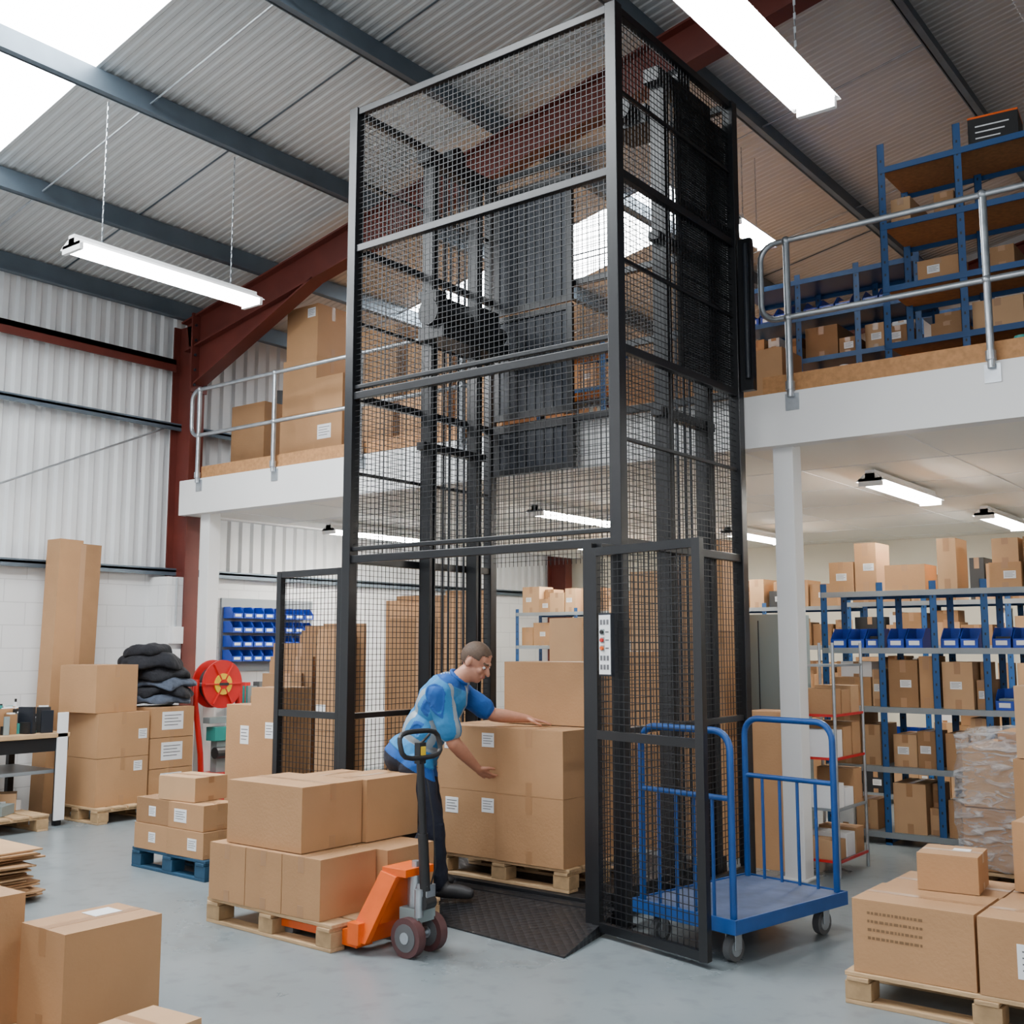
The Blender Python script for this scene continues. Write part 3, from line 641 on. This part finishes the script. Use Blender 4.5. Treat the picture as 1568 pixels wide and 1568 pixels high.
def rack(x0,x1,y0,y1,z0,zt,levels,posts,name='steel_shelving_rack',sm=shelfg,dens=.95,bins=.2,seed=1,hmax=.36,topstock=False,binlv=None,p=.055):
    rs=random.Random(seed)
    b=B()
    for x in posts:
        for y in(y0,y1-p):
            b.box(x-p/2,x+p/2,y,y+.004,z0,zt,blue);b.box(x-p/2,x-p/2+.004,y,y+p,z0,zt,blue)
            zz=z0+.08
            while zz<zt-.05: b.box(x-.006,x+.006,y-.001,y,zz,zz+.02,darkp);zz+=.1
        b.box(x-p/2,x+p/2,y0,y1,z0+.02,z0+.05,blue)
    for z in levels:
        b.box(x0,x1,y0+.005,y1-.005,z-.012,z,sm);b.box(x0,x1,y0-.004,y0+.01,z-.045,z-.0,sm if sm!=chip else blue);b.box(x0,x1,y1-.01,y1,z-.05,z,blue)
    b.obj(name)
    s=B();ls=sorted(levels)
    for i,z in enumerate(ls):
        top=(ls[i+1]-.06 if i+1<len(ls) else (z+.45 if topstock else None))
        if top is None: continue
        hm=min(hmax,top-z)
        for a,c in zip(posts[:-1],posts[1:]):
            x=a+.03
            bp=binlv.get(i,0) if binlv is not None else bins
            mode=rs.random()<bp
            while x<c-.1:
                w=min(rs.uniform(.13,.36),c-.03-x)
                if w<.08:break
                if mode:
                    w=.15 if c-.03-x>.15 else w
                    addbin(s,x+w/2,(y0+.04+.28/2),z+.001,w-.01,.28,min(.16,hm));
                    if rs.random()<.8: s.box(x+.02,x+w-.02,y0+.1,y0+.26,z+.01,z+rs.uniform(.05,.12),rs.choice([blackr,card,white,greycab]))
                elif rs.random()<dens:
                    d=rs.uniform(.25,y1-y0-.04);hh_=rs.uniform(.45,1)*hm;off=rs.uniform(.0,.05)
                    s.M=Matrix.Translation((x+w/2,y0+.03+off+d/2,z+.001))
                    m_=rs.choices([card,card2,card3,white,greycab,blackr],[5,3,4,.6,.4,.4])[0]
                    carton_geo(s,w-.015,min(d,y1-y0-.05-off),hh_,m_,[('f',rs.uniform(-.3,.3),.5,min(.09,w*.5),min(.06,hh_*.4))] if rs.random()<.4 else [],'y')
                    if hh_<hm*.6 and rs.random()<.8:
                        h3=rs.uniform(.5,.9)*(hm-hh_);s.M=Matrix.Translation((x+w/2,y0+.04+off+d/2,z+hh_+.002));carton_geo(s,(w-.02)*.85,min(d,.3)*.8,h3,rs.choice([card,card3,card2,white]),[],'y')
                    s.M=Matrix.Identity(4)
                x+=w
    if s.v: s.obj('assorted_shelf_stock')
rack(-3.65,-1.3,9.1,9.62,0,2.12,[.1,.62,1.1,1.58,2.05],[-3.63,-3.15,-2.72,-2.33,-1.85,-1.33],seed=4,binlv={2:.75,3:.8},topstock=True,hmax=.42)
rack(-4.3,-1.2,11.4,11.95,0,2.1,[.1,.6,1.1,1.6,2.05],[-4.28,-3.5,-2.7,-2.0,-1.25],seed=8,bins=.1,topstock=True,hmax=.42)
rack(-9.3,-4.6,12.2,12.8,0,2.1,[.1,.6,1.1,1.6,2.05],[-9.28,-8.3,-7.4,-6.5,-5.6,-4.62],seed=11,bins=.1,topstock=True)
rack(-6.6,-4.9,9.9,10.4,0,1.75,[.1,.6,1.1,1.65],[-6.58,-5.75,-4.92],seed=15,bins=.3,topstock=True,hmax=.45)
b=B();b.box(XW+.0,XW+.03,8.1,9.5,1.3,2.15,shelfg)
for r in range(4):
    for c in range(8): addbin(b,XW+.12,8.2+c*.155,1.42+r*.165,.145,.18,.13,face=1)
b.obj('parts_bin_wall_panel')
b=B();b.box(-10.45,-9.95,8.15,9.6,.9,.94,shelfg)
for x in(-10.4,-10.0):
    for y in(8.2,9.5): b.box(x-.02,x+.02,y-.02,y+.02,0,.9,shelfg)
b.box(-10.45,-9.95,8.15,9.6,.4,.43,shelfg);b.obj('side_bench',bevel=.003)
b=B()
for i in range(26): 
    b.rot(rnd(-10.35,-10.05),rnd(8.3,9.4),rnd(0,3),.942);b.box(-.05,.05,-.05,.05,0,rnd(.04,.25),random.choice(cols))
b.obj('side_bench_clutter')
def flatstack(cx,cy,w,hs,rot,seed):
    rs=random.Random(seed);b=B()
    b.M=Matrix.Translation((cx,cy,0))@Matrix.Rotation(rot,4,'Z')
    y=0
    for i,h_ in enumerate(hs):
        w_=w*rs.uniform(.75,1);t_=rs.uniform(.03,.09);xo=rs.uniform(-.06,.06)
        m_=rs.choice([card,card2,card2])
        b.box(-w_/2+xo,w_/2+xo,y,y+t_,0,h_,m_)
        b.box(-w_/2+xo,w_/2+xo,y-.0015,y,h_*.52,h_*.524,cardedge);b.box(-w_/6+xo,-w_/6+xo+.004,y-.0015,y,0,h_,cardedge)
        b.box(.03+xo,.08+xo,y-.001,y,0,h_,tape)
        if rs.random()<.35: b.box(xo-.16,xo-.07,y-.002,y,h_*.6,h_*.67,white)
        y+=t_+.004
    b.obj('flat_packed_carton_stack',bevel=.003)
flatstack(-7.75,6.7,.45,[1.35,1.5,1.45,1.62],.5,3);flatstack(-7.35,6.95,.42,[1.6,1.75,1.7,1.8],.4,4)
flatstack(-6.95,7.5,.5,[1.85,1.95,2.0,2.05,2.02],.45,5);flatstack(-6.42,7.6,.45,[1.9,2.05,2.0,2.1],.45,7)
flatstack(-7.4,8.2,.9,[2.05,2.1,2.1],.3,6);flatstack(-8.2,7.6,.5,[1.7,1.75,1.8],.4,9)
carton(-4.75,-4.32,7.75,8.15,0,.8,m=card2);carton(-4.75,-4.32,7.75,8.15,.805,1.55);carton(-4.74,-4.33,7.76,8.14,1.555,2.2,m=card3)
carton(-4.28,-3.88,7.72,8.12,0,.9);carton(-4.28,-3.88,7.72,8.12,.905,1.7,m=card2);carton(-4.27,-3.89,7.73,8.11,1.705,2.42)
carton(-5.5,-5.0,8.2,8.6,0,.55);carton(-5.5,-5.0,8.2,8.6,.555,1.05,m=card2);carton(-5.48,-5.02,8.2,8.6,1.055,1.5);carton(-5.95,-5.55,8.3,8.65,0,.7);carton(-5.95,-5.55,8.3,8.65,.705,1.3,m=card2);carton(-5.94,-5.58,8.3,8.65,1.305,1.85,m=card3)
b=B();b.box(-4.10,-3.62,8.3,8.75,0,1.85,greycab);b.box(-3.87,-3.86,8.29,8.3,.05,1.8,darkp);b.box(-3.83,-3.81,8.27,8.3,.9,1.05,galv);b.obj('grey_storage_cabinet',bevel=.005)
carton(-3.66,-3.36,7.60,7.9,0,1.12,name='tall_cardboard_carton')
b=B();x0,x1,y0,y1=-3.3,-2.98,7.6,8.15
for x in(x0,x1):
    for y in(y0,y1): b.cyl((x,y,0),(x,y,1.62),.012,galv,8)
for k,z in enumerate((.1,.45,.8,1.1,1.45)):
    mm=red if k in(0,2,3) else shelfg
    b.box(x0,x1,y0,y1,z,z+.012,shelfg);b.box(x1-.002,x1+.008,y0,y1,z-.0,z+.018,mm);b.box(x0,x1,y0-.008,y0,z-.0,z+.018,mm)
b.obj('picking_shelf_unit')
b=B()
for k,z in enumerate((.1,.45,.8,1.1)):
    for j in range(3):
        hh_=rnd(.12,.26);b.box(x0+.02,x1-.02,y0+.02+j*.18,y0+.18+j*.18,z+.013,z+.013+hh_,random.choice([card,card3,white,card2,card]))
b.obj('shelf_unit_stock',bevel=.003)
# ---------------------------------------------------------------- mezzanine contents
zm=ZT+.002
carton(-9.0,-8.45,7.65,8.1,zm,4.02);carton(-8.98,-8.46,7.66,8.1,4.025,4.62);carton(-8.98,-8.5,7.7,8.15,4.625,5.2,labs=[('f',.6,.85,.12,.1)])
carton(-8.4,-8.0,7.6,7.95,zm,4.35,labs=[('f',-.3,.4,.2,.15)]);carton(-9.75,-9.2,7.6,8.05,zm,4.22,m=card2)
carton(-7.9,-7.3,7.6,8.1,zm,4.1);carton(-7.2,-6.6,7.6,8.1,zm,3.95);carton(-7.85,-7.3,7.65,8.1,4.105,4.75,m=card2);carton(-7.15,-6.6,7.65,8.1,3.955,4.5,m=card2);carton(-6.5,-5.95,7.6,8.1,zm,4.1)
carton(-5.3,-4.7,8.4,8.9,zm,4.1);carton(-4.6,-4.1,8.3,8.8,zm,4.5);carton(-4.62,-4.1,8.3,8.8,4.505,5.15,m=card3);carton(-4.0,-3.55,8.2,8.6,zm,4.0)
b=B()
for i in range(14):
    b.rot(rnd(-9.7,-9.1),rnd(8.25,8.8),rnd(0,3),zm);b.box(-.1,.1,-.15,.15,0,rnd(.3,1.15),random.choice([blackr,darkp,card2]))
b.obj('stored_dark_crates')
rack(-10.0,-6.4,10.0,10.5,zm,5.0,[zm+.1,3.95,4.45,4.9],[-9.98,-9.1,-8.2,-7.3,-6.42],seed=21,sm=chip,bins=.3)
rack(-2.68,-1.0,8.1,8.7,zm,5.42,[zm+.1,3.85,4.29,4.78,5.23],[-2.66,-2.1,-1.6,-1.02],seed=31,sm=chip,bins=.1,dens=.6,hmax=.24)
rack(-4.5,-2.8,9.4,9.95,zm,5.0,[zm+.1,3.8,4.2,4.6,4.95],[-4.48,-3.9,-3.35,-2.82],seed=41,sm=blue,bins=.6,hmax=.3)
rack(-3.3,-1.2,11.0,11.6,zm,5.0,[zm+.1,3.9,4.4,4.9],[-3.28,-2.6,-1.9,-1.22],seed=47,sm=blue,bins=.3)
b=B();b.rot(-1.88,8.33,.1,5.232);b.box(-.17,.17,-.14,.14,0,.22,blackr);b.box(-.171,.171,-.141,.141,.22,.235,orange)
for k in range(3): b.box(-.12,.11-.03*k,-.142,-.14,.15-k*.045,.16-k*.045,white)
b.obj('black_storage_crate',bevel=.004)
b=B()
for i in range(44):
    x=rnd(-2.9,-.6);b.rot(x,rnd(7.45,7.75),rnd(0,3),zm)
    c=random.choice([red,binblue,white,blackr,yellow,green,card,binblue,greycab])
    if i%2: b.cyl((0,0,0),(0,0,rnd(.08,.26)),rnd(.03,.05),c,10)
    else: b.box(-.06,.06,-.05,.05,0,rnd(.08,.22),c)
b.obj('loose_parts_and_tins')
# ---------------------------------------------------------------- worker
R_=Vector((.7931,.6091,0));F_=Vector((-.6091,.7931,0));O_=Vector((-4.80,5.27,0))
def W(s,d,z): return O_+R_*s+F_*d+Vector((0,0,z))
prims=[]
bm=bmesh.new()
def sph(c,r,sub=2): bmesh.ops.create_icosphere(bm,subdivisions=sub,radius=r,matrix=Matrix.Translation(c))
def cap(label,p,q,r1,r2):
    prims.append((label,p,q,r1,r2));sph(p,r1);sph(q,r2);d=q-p
    if d.length<1e-5:return
    M=Matrix.Translation((p+q)/2)@d.to_track_quat('Z','Y').to_matrix().to_4x4()
    bmesh.ops.create_cone(bm,cap_ends=True,segments=20,radius1=r1,radius2=r2,depth=d.length,matrix=M)
def ell(label,c,ax,rad):
    M=Matrix.Translation(c)@Matrix((tuple(ax[0]),tuple(ax[1]),tuple(ax[2]))).transposed().to_4x4()@Matrix.Diagonal((*rad,1))
    bmesh.ops.create_icosphere(bm,subdivisions=3,radius=1,matrix=M)
    if label: prims.append((label,c,c,min(rad),min(rad)))
def hd(s,d):
    a=math.radians(-20);return R_*(s*math.cos(a)-d*math.sin(a))+F_*(s*math.sin(a)+d*math.cos(a))
fwd=hd(1,0).normalized();lat=hd(0,1).normalized()
pel=W(-.02,0,.93);chest=W(.155,-.01,1.24);nb=W(.25,0,1.385)
spine=(chest-pel).normalized();fr=(fwd-spine*fwd.dot(spine)).normalized()
ax=[lat,fr,spine]
ell(None,pel,ax,(.175,.145,.15));ell(None,pel-fr*.05-spine*.05,ax,(.16,.13,.13));ell(None,pel.lerp(chest,.5)-fr*.005,ax,(.168,.142,.19));ell(None,chest-fr*.01,ax,(.19,.145,.18));ell(None,chest+spine*.06-fr*.02,ax,(.175,.12,.125))
prims.append(('torso',pel+spine*.08,chest+spine*.08,.14,.14));prims.append(('trouser',pel-spine*.08,pel+spine*.0,.14,.14))
shR=W(.14,-.18,1.30);shL=W(.25,.17,1.31);elR=W(.235,-.16,1.0);elL=W(.47,.21,1.15);wrR=W(.37,.0,.835);wrL=W(.68,.235,1.125)
for sh,el,wr in((shR,elR,wrR),(shL,elL,wrL)):
    cap('shirt',chest+spine*.08+(sh-chest)*.3,sh,.09,.078)
    m1=sh.lerp(el,.76);cap('shirt',sh,m1,.074,.066);cap('skin',m1,el,.048,.045);cap('skin',el,el.lerp(wr,.35),.045,.045);cap('skin',el.lerp(wr,.35),wr,.045,.028)
cap('skin',nb-spine*.02,W(.31,-.012,1.43),.062,.058)
for hp,kn,an,toe,g in((W(-.01,-.1,.86),W(.10,-.12,.50),W(.14,-.12,.15),W(.34,-.17,.10),.065),(W(.0,.09,.86),W(.08,.13,.50),W(.0,.17,.165),W(.19,.13,.115),.085)):
    cap('trouser',hp,kn,.105,.078);cap('trouser',kn,an,.078,.064)
    dirt=(toe-an);dirt.z=0;dirt.normalize();heel=an-dirt*.03
    heel.z=g+.045;tb=an+dirt*.14;tb.z=g+.042;tt=an+dirt*.2;tt.z=g+.035
    cap('shoe',heel,tb,.044,.044);cap('shoe',tb,tt,.044,.034);cap('shoe',an-Vector((0,0,.03)),heel.lerp(tb,.4)+Vector((0,0,.02)),.045,.045)
Fh=(R_*.78-F_*.34-Vector((0,0,.52))).normalized();Uh=(Vector((0,0,1))-Fh*Fh.z).normalized();Lh=Uh.cross(Fh).normalized()
hc=W(.365,-.015,1.495)
hax=[Lh,Fh,Uh]
ell(None,hc+Uh*.03-Fh*.012,hax,(.080,.100,.095));ell(None,hc-Uh*.045+Fh*.025,hax,(.062,.072,.080));ell(None,hc-Uh*.09+Fh*.06,hax,(.03,.028,.025))
cap('headskin',hc+Uh*.012+Fh*.090,hc-Uh*.025+Fh*.116,.010,.014);ell(None,hc+Uh*.03+Fh*.08,hax,(.055,.018,.012))
cap('headskin',hc-Uh*.058+Fh*.094-Lh*.018,hc-Uh*.058+Fh*.094+Lh*.018,.008,.008)
for s in(-1,1): ell(None,hc+Lh*s*.080-Fh*.01-Uh*.005,hax,(.012,.02,.034));ell(None,hc+Lh*s*.04+Fh*.07-Uh*.02,hax,(.024,.02,.022))
def hand(wr,dirv,nrm,side,curl):
    d=dirv.normalized();n=(nrm-d*nrm.dot(d)).normalized();t=d.cross(n)
    if t.dot(side)<0:t=-t
    cap('skin',wr,wr+d*.03,.028,.025)
    for k,(o,L,r) in enumerate(((.032,.078,.0092),(.011,.087,.0095),(-.011,.080,.0092),(-.031,.062,.0082))):
        base=wr+d*(.090-.004*abs(k-1))+t*o
        cap('skin',wr+d*.025+t*o*.6,base,.0145,.011)
        p=base;ang=0;sp=(k-1.5)*-.09
        for j,fr_ in enumerate((.45,.32,.23)):
            ang+=curl[j];dd=((d*math.cos(sp)+t*math.sin(sp))*math.cos(ang)-n*math.sin(ang)).normalized();q=p+dd*L*fr_
            cap('skin',p,q,r*(1-.05*j),r*(.95-.06*j));p=q
    b0=wr+d*.03+t*.022;b1=b0+(d*.6+t*.75-n*.2).normalized()*.042;b2=b1+(d*.9+t*.25-n*.3).normalized()*.032;b3=b2+(d*.95-n*.3).normalized()*.024
    cap('skin',b0,b1,.0145,.0115);cap('skin',b1,b2,.0105,.0095);cap('skin',b2,b3,.0095,.008)
hand(wrL,(W(.86,.245,1.095)-wrL),Vector((0,0,1)),-F_,(.02,.18,.12))
tr=W(.47,.10,.745)
hand(wrR,(tr-wrR),Vector((0,-1,.25)),Vector((-.2,0,1)),(.05,.22,.25))
me=bpy.data.meshes.new('body');bm.to_mesh(me);bm.free()
tmp=bpy.data.objects.new('tmp_body',me);bpy.context.collection.objects.link(tmp)
r=tmp.modifiers.new('r','REMESH');r.mode='VOXEL';r.voxel_size=.0055;r.adaptivity=0
s=tmp.modifiers.new('s','SMOOTH');s.factor=.5;s.iterations=4
dg=bpy.context.evaluated_depsgraph_get();dg.update()
body=bpy.data.meshes.new_from_object(tmp.evaluated_get(dg));bpy.data.objects.remove(tmp)
body.name='body'
skin=mat('skin',(.50,.225,.14),.5,noise_amt=.12,noise_scale=30)
hair=mat('hair',(.09,.052,.03),.7,noise_amt=.4,noise_scale=120)
polo=mat('polo_shirt_blue',(.004,.085,.35),.8,noise_amt=.2,noise_scale=12,bump=.3,bump_scale=18)
vest=mat('vest_light_blue',(.02,.20,.46),.75,noise_amt=.12,noise_scale=10,bump=.4,bump_scale=14)
refl=mat('reflective_tape',(.27,.33,.37),.4,metal=.1)
trou=mat('work_trousers_navy',(.008,.012,.028),.85,noise_amt=.3,noise_scale=9,bump=.5,bump_scale=14)
shoe=mat('safety_shoe',(.03,.03,.032),.55)
lips=mat('lips',(.36,.13,.10),.5);eyew=mat('eye_white',(.7,.68,.66),.3);brow=mat('eyebrow',(.08,.045,.025),.8)
ml=[skin,hair,polo,vest,refl,trou,shoe,lips,brow]
body.materials.clear()
for m_ in ml: body.materials.append(m_)
idx={'skin':0,'headskin':0,'shirt':2,'trouser':5,'shoe':6,'torso':3}
import numpy as np
nv=len(body.vertices);co=np.empty(nv*3,'f');body.vertices.foreach_get('co',co);co=co.reshape(-1,3)
nr=np.empty(nv*3,'f');body.vertices.foreach_get('normal',nr);nr=nr.reshape(-1,3)
def sd(P,p,q,r1,r2):
    p=np.array(p);q=np.array(q);d=q-p;L=d@d
    t=np.clip(((P-p)@d)/L,0,1) if L>1e-9 else np.zeros(len(P))
    return np.linalg.norm(P-(p+t[:,None]*d),axis=1)-(r1+(r2-r1)*t)
A=lambda v:np.array(v)
def classify(P):
    best=np.full(len(P),9.);lab=np.zeros(len(P),int)
    for (l,p,q,r1,r2) in prims:
        dd=sd(P,p,q,r1,r2);k=dd<best;best[k]=dd[k];lab[k]=idx[l]
    rel=P-A(pel);t=rel@A(spine);x=rel@A(lat);yy=rel@A(fr)
    L=(chest-pel).length
    lab[(lab==5)&(t>-.02)&(np.abs(x)<.24)]=3
    hem=(lab==5)&(t>-.075)&(np.abs(x)<.24)
    lab[hem]=2
    tor=(lab==3)|((lab==2)&(t>.1)&(np.abs(x)<.165))
    lab[tor]=3
    lab[tor&(t>L+.135)]=2
    # open sides of the vest below the armhole show the polo
    lab[tor&(np.abs(x)>.135)&(np.abs(yy)<.035)&(t<L*.95)&(t>.12)]=2
    band=tor&((t>.06)&(t<.10))
    ver=tor&(np.abs(np.abs(x)-.10)<.020)&(t>.10)&(np.abs(yy)>.05)
    lab[band|ver]=4
    h=P-A(hc);u=h@A(Uh);f=h@A(Fh);l=h@A(Lh)
    inhead=(np.linalg.norm(h,axis=1)<.15)&(t>L+.12)
    inhead&=((P-A(hc-Uh*.10-Fh*.04))@A(Uh)>-.03)
    lab[inhead]=0
    hairm=inhead&((u>.075)&(f<.085)|((u>-.03)&(f<-.02-.0*u)&(np.abs(l)<.09)&~((np.abs(l)>.078)&(f>-.035)&(u<.03)))|((u>.035)&(f<.045)))
    hairm&=~(f>.07)
    lab[hairm]=1
    lab[inhead&(f>.090)&(np.abs(u+.058)<.009)&(np.abs(l)<.026)]=7
    lab[inhead&(f>.07)&(np.abs(u-.033)<.006)&(np.abs(np.abs(l)-.034)<.02)]=8
    return lab
vl=classify(co)
off=np.zeros(nv);off[(vl==3)|(vl==4)]=.008;off[vl==1]=.006
def nzf(c):
    x,y,z=float(c[0]),float(c[1]),float(c[2])
    return (1-2*abs(noise.noise(Vector((x*7,y*7,z*9)))))*.007+noise.noise(Vector((x*22,y*22,z*16)))*.003-.003
nz=np.array([nzf(c) for c in co])
clothm=np.isin(vl,[2,3,4,5]);off+=np.where(clothm,nz,0)
co2=co+nr*off[:,None];body.vertices.foreach_set('co',co2.astype('f').ravel())
nf=len(body.polygons);fc=np.empty(nf*3,'f');body.polygons.foreach_get('center',fc);fc=fc.reshape(-1,3)
body.polygons.foreach_set('material_index',classify(fc).astype('i'));body.polygons.foreach_set('use_smooth',np.ones(nf,bool));body.update()
worker=empty('warehouse_worker')
bo=bpy.data.objects.new('body',body);bpy.context.collection.objects.link(bo);bo.parent=worker
b=B()
for s in(-1,1):
    c=hc+Lh*s*.034+Fh*.082+Uh*.008;b.ell(c,(.010,.010,.010),eyew);c2=c+Fh*.0075-Uh*.003;b.ell(c2,(.0055,.0055,.0055),blackr,8,6)
b.obj('eyes',parent=worker)
b=B()
pts=[]
cb=nb+spine*.012
for i in range(16):
    t=2*math.pi*i/16;pts.append(cb+lat*.066*math.cos(t)+fr*.064*math.sin(t)+spine*(.008-.012*math.sin(t)))
b.tube(pts,.011,polo,8,True);b.obj('collar',parent=worker)
# ---------------------------------------------------------------- lights/world/camera
w=bpy.data.worlds.new('world');bpy.context.scene.world=w;w.use_nodes=True
w.node_tree.nodes['Background'].inputs[0].default_value=(.95,.97,1,1);w.node_tree.nodes['Background'].inputs[1].default_value=1.6
cam=bpy.data.cameras.new('camera');co_=bpy.data.objects.new('camera',cam);bpy.context.collection.objects.link(co_)
cam.lens=36*1683.93/1568;cam.sensor_width=36;co_.location=(0,0,1.6);co_.rotation_euler=(math.pi/2+.1208,0,.655);cam.clip_start=.05
bpy.context.scene.camera=co_
